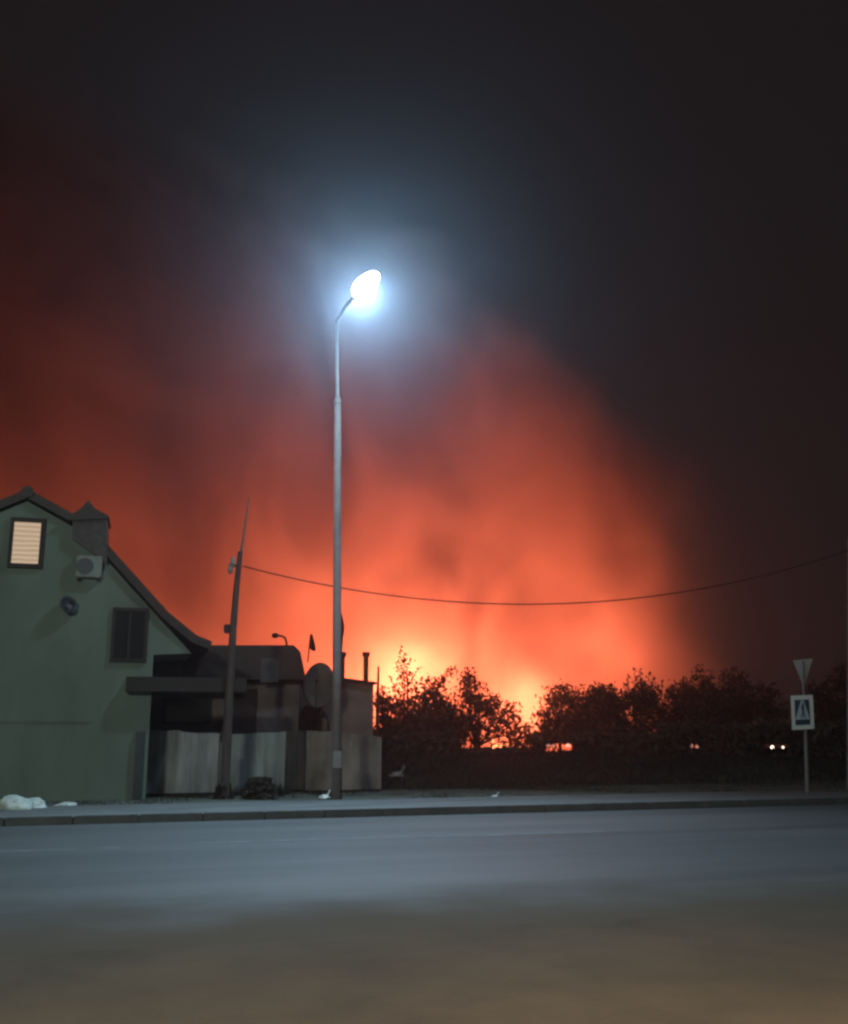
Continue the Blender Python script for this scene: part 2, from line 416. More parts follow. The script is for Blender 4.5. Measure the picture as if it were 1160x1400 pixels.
# roof lamp on annex
pA = P(392, 886, 26.0)
rl = empty('roof_lamp', pA, 0, 'small curved arm lamp silhouetted on the annex roof edge', 'lamp')
def off(px, py, Y=26.0): return P(px, py, Y) - pA
bm = bmesh.new(); tube(bm, [off(392, 890), off(392, 878), off(390, 872), off(385, 869.5), off(379, 869)], .028, 8); link('arm', bm, M['trim'], rl)
bm = bmesh.new(); h = off(377, 869); tube(bm, [h + Vector((-.09, 0, 0)), h, h + Vector((.07, 0, .01))], [.05, .075, .04], 12); link('lamp_shade', bm, M['trim'], rl)

def flag(pole_pts, cloth, Y, label, m='darkcloth'):
    base = P(*pole_pts[0], Y); root = empty('flag', base, 0, label, 'flag')
    bm = bmesh.new(); tube(bm, [P(x, y, Y) - base for x, y in pole_pts], .018, 8); link('flagpole', bm, M['trim'], root)
    bm = bmesh.new(); n = len(cloth); f = []
    for i, (xl, xr, y) in enumerate(cloth):
        f.append([bm.verts.new(P(xl + (xr - xl) * k / 4, y, Y + .06 * math.sin(k * 1.9 + i)) - base) for k in range(5)])
    for i in range(n - 1):
        for k in range(4): bm.faces.new((f[i][k], f[i][k + 1], f[i + 1][k + 1], f[i + 1][k]))
    bmesh.ops.solidify(bm, geom=bm.faces[:], thickness=.012)
    link('cloth', bm, M[m], root)
flag([(421, 905), (424.5, 872), (425, 867)], [(425, 427.5, 867), (424.8, 429, 873), (424.3, 431, 880), (424, 432, 887), (428, 431.5, 890)], 26.0,
     'small limp dark flag on a thin pole above the large satellite dish')
flag([(467, 930), (465, 838)], [(465.5, 467, 838), (465.7, 469, 845), (466, 471.2, 855), (466, 471.2, 863), (466, 469.5, 872), (466, 468.5, 886), (466.5, 468, 892)], 26.5,
     'tall narrow dark flag hanging just behind the street lamp pole')

# ------------------------------------------------------------------ yard fence: separate sections
def corr(name, pts, v, m, label, cat, foot, group='sections of the yard fence', wave=.035, per=.18, thick=.012):
    ua, _ = UZ(pts[0][0], pts[0][1], v); ub, _ = UZ(pts[-1][0], pts[-1][1], v)
    root = empty(name, W(ua, v, 0), A, label, cat, group)
    tops = [(UZ(x, y, v)[0] - ua, UZ(x, y, v)[1]) for x, y in pts]
    def th(u):
        for (a_, za), (b_, zb) in zip(tops, tops[1:]):
            if u <= b_: return za + (zb - za) * (u - a_) / max(1e-6, b_ - a_)
        return tops[-1][1]
    bm = bmesh.new(); n = int((ub - ua) / (per / 6)); rows = []
    for i in range(n + 1):
        u = (ub - ua) * i / n; ph = 2 * math.pi * u / per
        y = wave * math.tanh(1.6 * math.sin(ph)); jag = .015 * noise.noise(Vector((u * 6, v, 0)))
        rows.append([bm.verts.new((u, y + .03 * noise.noise(Vector((u, k, v))), foot + (th(u) + jag - foot) * k / 5)) for k in range(6)])
    for a_, b_ in zip(rows, rows[1:]):
        for k in range(5): bm.faces.new((a_[k], b_[k], b_[k + 1], a_[k + 1]))
    bmesh.ops.solidify(bm, geom=bm.faces[:], thickness=thick)
    link('sheet', bm, m, root)
    for uu in (.05, (ub - ua) - .05):
        bm = bmesh.new(); box(bm, uu - .035, uu + .035, .05, .12, 0, th(uu) - .02); link('post', bm, M['trim'], root)
    for zr in (.35, 1.0):
        bm = bmesh.new(); box(bm, .02, ub - ua - .02, .045, .085, zr, zr + .07); link('rail', bm, M['trim'], root)
    return root
corr('fence_section', [(205, 999), (245, 999), (250, 1001), (300, 1003)], VF, M['fence_pale'], 'pale bluish corrugated fence section beside the green house', 'fence', .08, wave=.028, per=.30)
corr('fence_section', [(315, 1004), (345, 1003), (391, 1000)], VF, M['fence_green'], 'greenish pale fence section just right of the leaning utility pole', 'fence', .08, wave=.02, per=.26)
corr('yard_gate', [(393, 1000), (418, 998.5)], VF + .03, M['fence_brown'], 'narrow dark brown gate between pale fence sections', 'gate', .10, group='sections of the yard fence', wave=.01, per=.12)
corr('fence_section', [(419.5, 999), (470, 1001), (522, 1008)], VF, M['fence_beige'], 'beige worn fence section behind the foot of the street lamp', 'fence', .08, wave=.012, per=.5)
# short dark filler section behind the utility pole
corr('fence_section', [(301, 1003), (314, 1004)], VF + .02, M['fence_brown'], 'short dark fence section behind the foot of the utility pole', 'fence', .08, wave=.01, per=.12)

# ------------------------------------------------------------------ street lamp
def lamp_head(root, hc, aim, L=.85, Wd=.34):
    bm = bmesh.new()
    bmesh.ops.create_uvsphere(bm, u_segments=28, v_segments=16, radius=1)
    for v in bm.verts:
        v.co = Vector((v.co.x * L / 2, v.co.y * Wd / 2, max(0, v.co.z) * .14))
    bmesh.ops.transform(bm, matrix=q, verts=bm.verts)
    bmesh.ops.translate(bm, vec=hc, verts=bm.verts)
    hd = link('lamp_head', bm, M['lampmetal'], root)
    bm = bmesh.new(); bmesh.ops.create_uvsphere(bm, u_segments=28, v_segments=16, radius=1)
    for v in bm.verts:
        v.co = Vector((v.co.x * (L / 2 - .03), v.co.y * (Wd / 2 - .02), (v.co.z if v.co.z < 0 else 0) * Wd * .42 - .004))
    bmesh.ops.transform(bm, matrix=q, verts=bm.verts)
    bmesh.ops.translate(bm, vec=hc, verts=bm.verts)
    link('glass_bowl', bm, M['led'], hd, True)
    return hd
def pointlight(name, loc, power, col, rad, parent=None, spot=None, blend=1.0, aim=None):
    ld = bpy.data.lights.new(name, 'SPOT' if spot else 'POINT'); ld.energy = power; ld.color = col; ld.shadow_soft_size = rad
    if spot: ld.spot_size = spot; ld.spot_blend = blend
    lo = bpy.data.objects.new(name, ld); C.objects.link(lo); lo.location = loc
    if aim is not None: lo.rotation_euler = Vector(aim).to_track_quat('-Z', 'Y').to_euler()
    if parent: lo.parent = parent
    return lo
base = G(461, 1088, .10); LY = base.y
sl = empty('street_lamp', base, 0, 'tall tapered grey street lamp with a blazing blue white head', 'street lamp', 'street lamps along the road')
def LL(px, py, Y=LY): return P(px, py, Y) - base
mp = LY / F
bm = bmesh.new(); tube(bm, [Vector((0, 0, -.1)), LL(461, 900), LL(462, 547)], [6.6 * mp, 6.0 * mp, 4.6 * mp], 20); pole = link('pole', bm, M['metal'], sl, True)
bm = bmesh.new(); tube(bm, [LL(462, 552), LL(462, 545)], [5.8 * mp, 5.0 * mp], 20); link('collar', bm, M['metal'], pole)
bm = bmesh.new(); tube(bm, [LL(462, 546), LL(461.5, 542), LL(461, 440)], [4.4 * mp, 3.0 * mp, 2.5 * mp], 16); link('upper_pole', bm, M['metal'], sl, True)
bm = bmesh.new(); box(bm, -.09, .09, -.03, .0, 0, .34, .01)
bmesh.ops.translate(bm, vec=(0, -6.5 * mp, .55), verts=bm.verts); link('access_door', bm, M['metal'], pole)
hc = P(500, 388, LY - 2.2) - base
bm = bmesh.new(); pt = LL(461, 440); tube(bm, [pt, pt + (hc - pt) * .3 + Vector((0, 0, .1)), hc - (hc - pt).normalized() * .3], .04, 10); link('arm', bm, M['metal'], sl)
ax = (hc - pt).normalized(); up = Vector((-.15, .35, 1)); zx = (up - ax * up.dot(ax)).normalized(); yx = zx.cross(ax)
q = Matrix((ax, yx, zx)).transposed().to_4x4()
lamp_head(sl, hc, q, 1.35, .46)
pointlight('lamp_light', hc - zx * .25, 6300, (.47, .75, 1.0), .25, sl, R(128), 1.0, (.12, -.72, -1))
pointlight('lamp_light', hc - zx * .25, 500, (.42, .74, 1.0), .2, sl)

# two more lamps of the near side of the road, behind the viewer
def plain_lamp(loc, h, reach, label, power, col, spot, blend, aim):
    root = empty('street_lamp', loc, 0, label, 'street lamp', 'street lamps along the road')
    bm = bmesh.new(); tube(bm, [(0, 0, -.1), (0, 0, h)], [.10, .06], 16); link('pole', bm, M['metal'], root)
    hc = Vector((0, reach, h + .25)); bm = bmesh.new(); tube(bm, [(0, 0, h - .02), (0, reach * .4, h + .2), hc + Vector((0, -.3, .05))], .035, 8); link('arm', bm, M['metal'], root)
    lamp_head(root, hc, Matrix.Rotation(math.pi / 2, 4, 'Z'), .7, .3)
    pointlight('lamp_light', hc - Vector((0, 0, .12)), power, col, .6, root, spot, blend, aim)
plain_lamp((-7, -6, 0), 8.0, 1.2, 'grey street lamp on the near shoulder behind the viewer, white light', 5200, (.86, 1.0, .88), R(110), 1.0, (.1, 1, -.16))
plain_lamp((2.6, -3.2, 0), 4.0, .9, 'short shoulder lamp behind the viewer with warm light', 12500, (1.0, .72, .36), R(84), 1.0, (-.14, .58, -.80))

# ------------------------------------------------------------------ utility pole and cable
ub_ = G(306, 1092, .05); UY = ub_.y
up_ = empty('utility_pole', ub_, 0, 'weathered wooden utility pole leaning right beside the green house', 'utility pole', 'poles carrying the overhead cable')
def UL(px, py): return P(px, py, UY) - ub_
mu = UY / F
bm = bmesh.new(); tube(bm, [Vector((0, 0, -.2)), UL(311, 1000), UL(319, 860), UL(324, 800), UL(329, 754)], [7 * mu, 6.4 * mu, 4.8 * mu, 4.2 * mu, 3.4 * mu], 12); pl = link('pole', bm, M['wood'], up_)
bm = bmesh.new(); tube(bm, [UL(303, 1090), UL(304, 1015)], [5 * mu, 4.6 * mu], 8); link('stub_brace', bm, M['concrete'], up_)
bm = bmesh.new(); c = UL(312, 860); box(bm, c.x - .07, c.x + .06, c.y - .12, c.y + .05, c.z - .09, c.z + .09, .015); link('junction_box', bm, M['trim'], up_)
bm = bmesh.new(); tube(bm, [UL(330, 776), UL(316, 772)], .03, 8); link('crossarm', bm, M['wood'], up_)
for (x, y) in ((319, 769), (316, 778)):
    c = UL(x, y); bm = bmesh.new(); tube(bm, [c + Vector((0, -.05, -.12)), c + Vector((0, -.05, -.03)), c + Vector((0, -.05, .04)), c + Vector((0, -.05, .12))], [.03, .06, .045, .02], 10); link('insulator', bm, M['plastic'], up_)
bm = bmesh.new(); tube(bm, [UL(329, 758), UL(334, 728), UL(341, 680)], [.03, .022, .014], 6); link('mast', bm, M['concrete'], up_)
# concrete post at the right edge
pr = G(1165, 1084, .05); RY = pr.y
rp_ = empty('utility_pole', pr, 0, 'pale concrete pole cut off by the right edge of the view', 'utility pole', 'poles carrying the overhead cable')
def RL(px, py): return P(px, py, RY) - pr
bm = bmesh.new(); tube(bm, [Vector((0, 0, -.2)), RL(1164, 738)], [.13, .085], 12); link('pole', bm, M['concrete'], rp_)
bm = bmesh.new(); tube(bm, [RL(1162.5, 745), RL(1162, 728)], [.05, .03], 8); link('insulator', bm, M['plastic'], rp_)
a = P(332, 774, UY); b = P(1161, 752, RY)
N = 48; pts = []
ref = [(332, 774), (400, 789), (470, 804), (540, 814), (600, 819), (680, 822), (750, 822), (830, 818), (920, 811), (1000, 800), (1080, 782), (1162, 752)]
bm = bmesh.new(); sag_pts = []
for i in range(N + 1):
    t = i / N; p = a.lerp(b, t)
    x = 580 + (p.x / 1) * 0                     # catenary in the plane of the two poles
    sag_pts.append(p + Vector((0, 0, -4 * SAG * t * (1 - t))) if 'SAG' in globals() else p + Vector((0, 0, -4 * 1.02 * t * (1 - t))))
tube(bm, [p - a for p in sag_pts], .014, 6)
o = link('overhead_cable', bm, M['rubber']); o.location = a
tag(o, 'dark overhead cable sagging from the leaning pole across the glowing smoke', 'cable')

# ------------------------------------------------------------------ crossing sign
sb = G(1104, 1087, .05); SY = sb.y
sg = empty('road_sign', sb, 0, 'pedestrian crossing sign with an upside down triangle plate above on one post', 'road sign')
def GL(px, py, dy=0.0): return P(px, py, SY + dy) - sb
def plate(name, pts, dy, th, m, parent):
    bm = bmesh.new()
    a_ = [bm.verts.new(GL(x, y, dy)) for x, y in pts]; b_ = [bm.verts.new(GL(x, y, dy) + Vector((0, th, 0))) for x, y in pts]; n = len(pts)
    fs = [bm.faces.new(a_), bm.faces.new(b_[::-1])]
    for i in range(n): fs.append(bm.faces.new((a_[i], b_[i], b_[(i + 1) % n], a_[(i + 1) % n])))
    bmesh.ops.recalc_face_normals(bm, faces=fs)
    return link(name, bm, m, parent)
bm = bmesh.new(); tube(bm, [Vector((0, 0, -.1)), GL(1101.5, 1000), GL(1098, 904)], [2.6 * SY / F, 2.2 * SY / F, 2.0 * SY / F], 12); link('post', bm, M['metal'], sg)
plate('triangle_plate', [(1084.5, 902.5), (1111.5, 900.5), (1100.5, 936), (1098, 936.5)], -.05, .012, M['greyback'], sg)
bm = bmesh.new(); tube(bm, [GL(1097.6, 903, -.085), GL(1098.8, 945, -.085)], 1.6 * SY / F, 10); link('plate_bracket', bm, M['metal'], sg)
cp = plate('crossing_plate', [(1081.5, 951), (1111.5, 950), (1113.8, 996.5), (1083.5, 998)], -.07, .014, M['white'], sg)
plate('blue_field', [(1086.5, 957), (1106.5, 956.3), (1108.3, 990.5), (1088.0, 991.5)], -.078, .006, M['signblue'], cp)
plate('pale_triangle', [(1095.5, 957.3), (1099.0, 957.2), (1107.6, 983.2), (1087.8, 984.2)], -.086, .006, M['signpale'], cp)
def poly(pts): return pts
plate('walking_figure', [(1097.6, 961), (1098.8, 961), (1099.0, 963.5), (1099.6, 969), (1099.6, 974), (1102.0, 981.5), (1100.9, 981.8), (1098.6, 975.5), (1096.6, 981.8), (1095.4, 981.8), (1097.4, 973.5), (1097.0, 968), (1095.4, 970.5), (1095.2, 969.5), (1097.2, 963.5)], -.094, .006, M['signdark'], cp)
plate('zebra_bar', [(1088.4, 985.4), (1108.0, 984.4), (1108.2, 986.0), (1088.4, 987.0)], -.086, .006, M['signdark'], cp)

# ------------------------------------------------------------------ trees and bushes
def leafquad(bm, p, s, n=None):
    d = Vector((random.gauss(0, 1), random.gauss(0, 1), random.gauss(0, 1))).normalized()
    e = d.orthogonal().normalized(); ang = random.random() * 6.28
    e = Matrix.Rotation(ang, 3, d) @ e; f = d.cross(e)
    l = s * random.uniform(.6, 1.3); w_ = l * .5
    vs = [bm.verts.new(p + x) for x in (-e * l, f * w_, e * l, -f * w_)]
    bm.faces.new(vs)
def tree(name, px, Y, base_z, blobs, shoots, label, cat='tree', group='trees and bushes against the fire', leaf=.085, dens=1.0, mleaf='leaf'):
    base = Vector((P(px, 985, Y).x, Y, base_z)); root = empty(name, base, random.random() * 0, label, cat, group)
    k = Y / F; bt = bmesh.new(); bl = bmesh.new()
    cz = sum(P(b[0], b[1], Y).z for b in blobs) / len(blobs)
    fork = Vector((0, 0, max(.3, (cz - base_z) * .45)))
    tube(bt, [Vector((0, 0, -.2)), fork * .5 + Vector((.05, 0, 0)), fork], [.10, .08, .06], 8)
    for (bx, by, rx, ry, dn) in blobs:
        c = P(bx, by, Y) - base; rx *= k; ry *= k; rd = (rx + ry) / 2 * 1.1
        c = c + Vector((0, random.uniform(-.5, .5), 0))
        mid = fork.lerp(c, .5) + Vector((random.uniform(-.1, .1), random.uniform(-.1, .1), .1))
        tube(bt, [fork, mid, c], [.05, .035, .02], 6)
        n = int(dn * dens * rx * ry * 1100)
        seed = Vector((bx * .13, by * .17, 0))
        clusters = []
        for _ in range(max(8, int(rx * ry * 26))):
            d = Vector((random.gauss(0, 1), random.gauss(0, 1), random.gauss(0, 1))).normalized() * (random.random() ** .45)
            q_ = c + Vector((d.x * rx, d.y * rd, d.z * ry)); clusters.append(q_)
            if random.random() < .6: tube(bt, [c, c.lerp(q_, .5) + Vector((0, 0, .04)), q_], [.016, .011, .005], 4, False)
        for _ in range(n):
            q_ = random.choice(clusters); s = .16 + .05 * random.random()
            leafquad(bl, q_ + Vector((random.gauss(0, s), random.gauss(0, s), random.gauss(0, s))), leaf)
    for (x0, y0, x1, y1) in shoots:
        a_ = P(x0, y0, Y) - base; b_ = P(x1, y1, Y) - base; b_.y += random.uniform(-.3, .3)
        m_ = a_.lerp(b_, .5) + Vector((random.uniform(-.06, .06), 0, random.uniform(0, .06)))
        tube(bt, [a_, m_, b_], [.014, .010, .004], 4, False)
        L = (b_ - a_).length
        for i in range(int(L * 26)):
            t = random.random(); q_ = (a_.lerp(m_, t * 2) if t < .5 else m_.lerp(b_, t * 2 - 1))
            s = .10 * (1.15 - t); leafquad(bl, q_ + Vector((random.gauss(0, s), random.gauss(0, s), random.gauss(0, s))), leaf * .8)
    link('trunk', bt, M['bark'], root); link('crown', bl, M[mleaf], root)
    return root
def rsh(n, x0, x1, y0, y1, hmin, hmax, lean=8):
    o = []
    for _ in range(n):
        x = random.uniform(x0, x1); t = (x - x0) / (x1 - x0); y = y0 + (y1 - y0) * t
        o.append((x, y + 6, x + random.uniform(-lean, lean), y - random.uniform(hmin, hmax)))
    return o
tree('shrub', 530, 31, .2, [(528, 985, 16, 26, 1.6), (522, 962, 10, 18, .7), (540, 1005, 26, 25, 1.8), (532, 1025, 30, 18, 1.6)], rsh(6, 515, 540, 955, 965, 4, 22), 'ragged shrub just right of the flat roofed shed', 'bush')
tree('young_tree', 556, 34, .0, [(553, 940, 14, 26, .40), (556, 915, 8, 20, .30), (548, 968, 20, 16, 1.3), (570, 950, 12, 18, .35), (560, 990, 34, 26, 2.2), (565, 1015, 44, 24, 2.2)],
     [(552, 925, 549, 884), (552, 930, 553, 893), (556, 930, 561, 900), (550, 935, 541, 905), (558, 935, 573, 912), (562, 950, 579, 925), (545, 950, 533, 925)], 'tall wispy young tree with a thin spire in front of the yellow glow')
tree('bush', 597, 33, .0, [(592, 974, 26, 24, 2.6), (594, 943, 12, 13, 1.8), (608, 985, 26, 26, 2.6), (592, 1008, 42, 26, 2.6), (574, 975, 20, 16, 2)], [(598, 945, 606, 925), (600, 940, 615, 914), (608, 935, 618, 911), (612, 925, 620, 914)] + rsh(5, 575, 612, 935, 930, 3, 10), 'dense round bush right of the wispy young tree', 'bush')
tree('small_tree', 650, 35, -.2, [(638, 940, 18, 20, 1.3), (655, 955, 22, 17, 1.3), (672, 968, 22, 15, 1.2), (650, 985, 30, 22, .9), (690, 985, 20, 18, 1.1), (622, 990, 18, 28, 1.0), (704, 1004, 18, 16, .9), (668, 1004, 30, 14, .7)],
     rsh(12, 625, 662, 925, 938, 3, 16) + rsh(10, 665, 712, 948, 985, 2, 14) + [(612, 950, 606, 925)], 'broad tree with a crown sloping down to the right beside the bright gap')
tree('shrub', 708, 36, -.3, [(706, 1010, 18, 14, .9), (724, 1014, 16, 12, 1.1), (742, 1014, 16, 14, 1.3)], rsh(10, 698, 730, 990, 1010, 2, 14), 'low thin shrub in the bright gap between tree crowns', 'bush')
tree('feathery_tree', 765, 36, -.3, [(770, 965, 22, 18, 1.6), (764, 985, 26, 16, 1.4), (772, 1005, 34, 18, 1.8), (782, 955, 14, 14, 1.3), (770, 948, 12, 9, .8)],
     [(762, 955, 741, 938), (765, 952, 748, 936), (768, 950, 756, 934), (772, 950, 760, 938), (756, 970, 738, 955), (755, 975, 737, 965), (755, 985, 733, 978), (752, 995, 730, 990), (775, 948, 766, 940)], 'feathery tree with branches sweeping left over the bright gap')
tree('bush', 815, 35, -.2, [(812, 968, 26, 20, 2.0), (828, 952, 18, 14, 1.8), (838, 975, 28, 26, 2.4), (800, 960, 12, 14, .9), (820, 1000, 48, 26, 2.4), (790, 990, 20, 22, 1.5)], rsh(16, 788, 850, 950, 942, 2, 12), 'wide dense bush at the middle of the dark hedge line', 'bush')
tree('small_tree', 876, 36, -.3, [(874, 945, 14, 22, 1.6), (862, 957, 14, 14, 1.6), (886, 962, 26, 24, 2.2), (872, 1000, 40, 28, 2.4)],
     [(874, 935, 868, 912), (876, 932, 875, 914), (870, 940, 860, 922), (880, 938, 888, 920), (884, 945, 895, 925)] + rsh(8, 855, 898, 938, 940, 2, 12), 'pointed tree standing highest in the hedge line at right')
tree('tree', 935, 40, -.6, [(922, 968, 20, 22, 2.2), (942, 955, 22, 26, 2.4), (915, 990, 32, 28, 2.2), (950, 990, 36, 30, 2.2), (975, 952, 26, 40, 2.2)], rsh(18, 905, 975, 955, 922, 3, 18), 'dark leafy tree at the right margin of the glow')
tree('tree', 1030, 45, -.8, [(1008, 955, 30, 34, 1.0), (1045, 968, 34, 26, 1.0), (1024, 975, 50, 16, 1.0), (1000, 985, 26, 26, 1)], rsh(12, 985, 1070, 930, 950, 3, 14), 'large dark tree left of the crossing sign, beyond the bank', leaf=.11, dens=.8)
tree('tree', 1150, 44, -.8, [(1125, 965, 28, 32, 1.0), (1160, 955, 34, 40, 1.0), (1190, 970, 40, 50, 1.0), (1140, 995, 45, 26, 1)], rsh(12, 1105, 1190, 945, 925, 3, 14), 'large dark tree behind the crossing sign at the right edge', leaf=.11, dens=.8)

# weeds at the foot of the fence: grass tufts
bm = bmesh.new()
def blade(bm, u, v, z, h, w_=.012):
    l = Vector((random.uniform(-.4, .4), random.uniform(-.4, .4), 1)) * h; s = Vector((random.uniform(-1, 1), random.uniform(-1, 1), 0)).normalized() * w_
    p = Vector((u, v, z)); vs = [bm.verts.new(x) for x in (p - s, p + s, p + l * .6 + s * .7, p + l)]
    bm.faces.new(vs)
for _ in range(15000):
    px = random.uniform(-60, 1260); u = UZ(px, 1085, VF)[0]; v = VP + .1 + (VF + 1.6 - VP) * random.random() ** .8
    if u < UB and v > VF - .1: v = VF - .1 - random.random() * .5
    if 400 < px < 520 and random.random() < .6: continue
    nz = noise.noise(Vector((u * .9, v * .9, 5)))
    if nz < -.15 and random.random() < .8: continue
    tall = 1.0 + (2.2 if (315 < px < 390 and v > VF - 1.0) else 0) + (.6 if px > 900 else 0)
    blade(bm, u, v, gz(u, v) + .0, random.uniform(.03, .09) * tall * (1 + nz))
o = link('grass_tufts', bm, M['leaf_pale']); o.rotation_euler = (0, 0, A); tag(o, kind='stuff', label='rough dark grass along the verge and the foot of the fence', cat='grass')
bm = bmesh.new()
for _ in range(30000):
    u = random.uniform(UB - .2, 22); v = random.uniform(VF + .2, VF + 9)
    blade(bm, u, v, gz(u, v) - .02, random.uniform(.05, .15), .014)
M['drygrass'] = mat('dry_bank_grass', (.018, .012, .009), .95, scale=1, var=.4)
o = link('bank_grass', bm, M['drygrass']); o.rotation_euler = (0, 0, A); tag(o, kind='stuff', label='dark unmown grass covering the bank below the bushes', cat='grass')
bm = bmesh.new()
for _ in range(52000):
    px = random.uniform(512, 1200); Y = random.uniform(29, 37); k = Y / F
    top = 1003 + 10 * noise.noise(Vector((px * .03, 1, 0))) + 6 * noise.noise(Vector((px * .11, 4, 0)))
    if 628 < px < 728: top = 1024 - 4 * noise.noise(Vector((px * .1, 9, 0)))
    if px > 900: top -= 14
    if any(abs(px - q_) < w_ for q_, w_ in ((757, 11), (776, 8), (951, 8), (1062, 17))): hole = True
    else: hole = False
    py = random.uniform(top, 1048)
    if hole and 1015 < py < 1031: continue
    p = P(px, py, Y)
    leafquad(bm, p, .10)
o = link('undergrowth', bm, M['leaf']); tag(o, kind='stuff', label='dark tangled undergrowth along the crest of the bank', cat='undergrowth')
# weed clumps against fence
for i, (px, py, rx, ry, lab) in enumerate(((354, 1066, 24, 14, 'bushy weed clump against the greenish fence section'), (305, 1078, 12, 10, 'small weed clump at the foot of the utility pole'))):
    base = G(px, 1093, .03); root = empty('weed_clump', base, 0, lab, 'plant', 'weed clumps at the fence')
    k = base.y / F; bl = bmesh.new(); bt = bmesh.new()
    for _ in range(14):
        tx = random.gauss(0, rx * k * .5); tz = random.uniform(.5, 1) * ry * 2 * k
        tube(bt, [(tx * .2, 0, -.03), (tx * .6, random.uniform(-.1, .1), tz * .6), (tx, random.uniform(-.15, .15), tz)], [.012, .009, .004], 5, False)
    for _ in range(1500):
        a_ = random.random() * 6.28; t = random.random() ** .6
        z = random.random() ** 1.2; leafquad(bl, Vector((math.cos(a_) * t * rx * k * (1.1 - z * .5), math.sin(a_) * t * .3 + .05 - .3 * 0, z * ry * 2 * k)), .045)
    link('stems', bt, M['leaf_pale'], root); link('leaves', bl, M['leaf'], root)

# rubble pile at the left, individual lumps
def lump(name, c, r, m, label, cat, group=None, flat=.6):
    bm = bmesh.new(); bmesh.ops.create_icosphere(bm, subdivisions=4, radius=1)
    s = random.random() * 50
    for v in bm.verts:
        d = v.co.normalized(); f = 1 + .35 * noise.noise(d * 1.6 + Vector((s, 0, 0))) + .14 * noise.noise(d * 5 + Vector((s, 3, 0)))
        v.co = Vector((d.x * r[0], d.y * r[1], d.z * r[2])) * f
        if v.co.z < -.35 * r[2]: v.co.z = -.35 * r[2]
    o = link(name, bm, m, None, True); o.location = c + Vector((0, 0, r[2] * .33)); return tag(o, label, cat, group)
def px_lump(px, py, wx, hy, label, m='rubble', name='rubble_lump', cat='rubble'):
    c = G(px, py, .05); k = c.y / F; return lump(name, c, (wx * k, wx * k * .8, hy * k), M[m], label, cat, 'pale rubble lumps by the green house')
px_lump(18, 1110, 24, 15, 'largest pale rubble heap at the left edge of the verge')
px_lump(44, 1108, 17, 11, 'rounded pale rubble lump on the right side of the big heap')
px_lump(54, 1087, 15, 5.5, 'flat pale rubble lump lying behind the big heap against the wall')
px_lump(90, 1104, 14, 5, 'low dull rubble lump right of the big heap')
px_lump(73, 1108, 4, 3, 'tiny bright rubble piece between the heap and the dull lump')
# litter
def bag(px, py, s, label):
    c = G(px, py, .06); k = c.y / F
    bm = bmesh.new(); bmesh.ops.create_icosphere(bm, subdivisions=3, radius=1); sd = random.random() * 40
    for v in bm.verts:
        d = v.co.normalized(); f = 1 + .5 * noise.noise(d * 2.2 + Vector((sd, 0, 0)))
        v.co = Vector((d.x * 1.2, d.y, d.z * .55)) * f * s * k
        if v.co.z < -.2 * s * k: v.co.z = -.2 * s * k
    top = [Vector((.5 * s * k, 0, .2 * s * k)), Vector((.9 * s * k, 0, .8 * s * k)), Vector((1.3 * s * k, 0, 1.6 * s * k))]
    tube(bm, top, [.35 * s * k, .18 * s * k, .3 * s * k], 7)
    o = link('plastic_bag', bm, M['litter']); o.location = c + Vector((0, 0, .2 * s * k)); tag(o, label, 'litter', 'scraps of litter on the verge')
bag(444, 1091, 5.5, 'crumpled white plastic bag at the foot of the street lamp')
bag(677, 1090, 3.6, 'small white scrap of litter on the verge below the bushes')
bag(543, 1062, 6, 'dull pale scrap lying on the dark bank right of the fence end')
bpy.data.objects['plastic_bag.002'].location = Vector((P(543, 1056, LY + 1.2).x, LY + 1.2, P(543, 1060, LY + 1.2).z))
bpy.data.objects['plastic_bag.002'].data.materials[0] = M['fence_brown']

# ------------------------------------------------------------------ distant car with headlights
cc = P(1062, 1022, 118)
car = empty('parked_car', Vector((cc.x, cc.y, cc.z - .68)), 0, 'distant dark car facing the viewer with both headlights on', 'car')
bm = bmesh.new()
prof = [(-.86, .3), (-.9, .62), (-.86, .86), (-.7, .92), (-.6, 1.4), (.6, 1.4), (.7, .92), (.86, .86), (.9, .62), (.86, .3)]
prism(bm, prof, .05, 3.9); prism(bm, [(-.84, .28), (-.88, .6), (-.8, .84), (.8, .84), (.88, .6), (.84, .28)], -.35, .05)
link('body', bm, M['carpaint'], car)
bm = bmesh.new(); prism(bm, [(-.56, .95), (-.5, 1.34), (.5, 1.34), (.56, .95)], .03, .045); link('windscreen', bm, M['darkwin'], car)
for (sx, y) in ((-1, .55), (1, .55), (-1, 3.1), (1, 3.1)):
    bm = bmesh.new(); tube(bm, [(sx * .72, y, .31), (sx * .89, y, .31)], .31, 18); wh = link('wheel', bm, M['rubber'], car)
    bm = bmesh.new(); tube(bm, [(sx * .893, y, .31), (sx * .90, y, .31)], .18, 14); link('rim', bm, M['metal'], wh)
for sx, r_ in ((-1, .22), (1, .15)):
    bm = bmesh.new(); tube(bm, [(sx * .62, -.37, .68), (sx * .62, -.39, .68)], [r_, r_ * .8], 14); link('headlight', bm, M['headlight'], car)

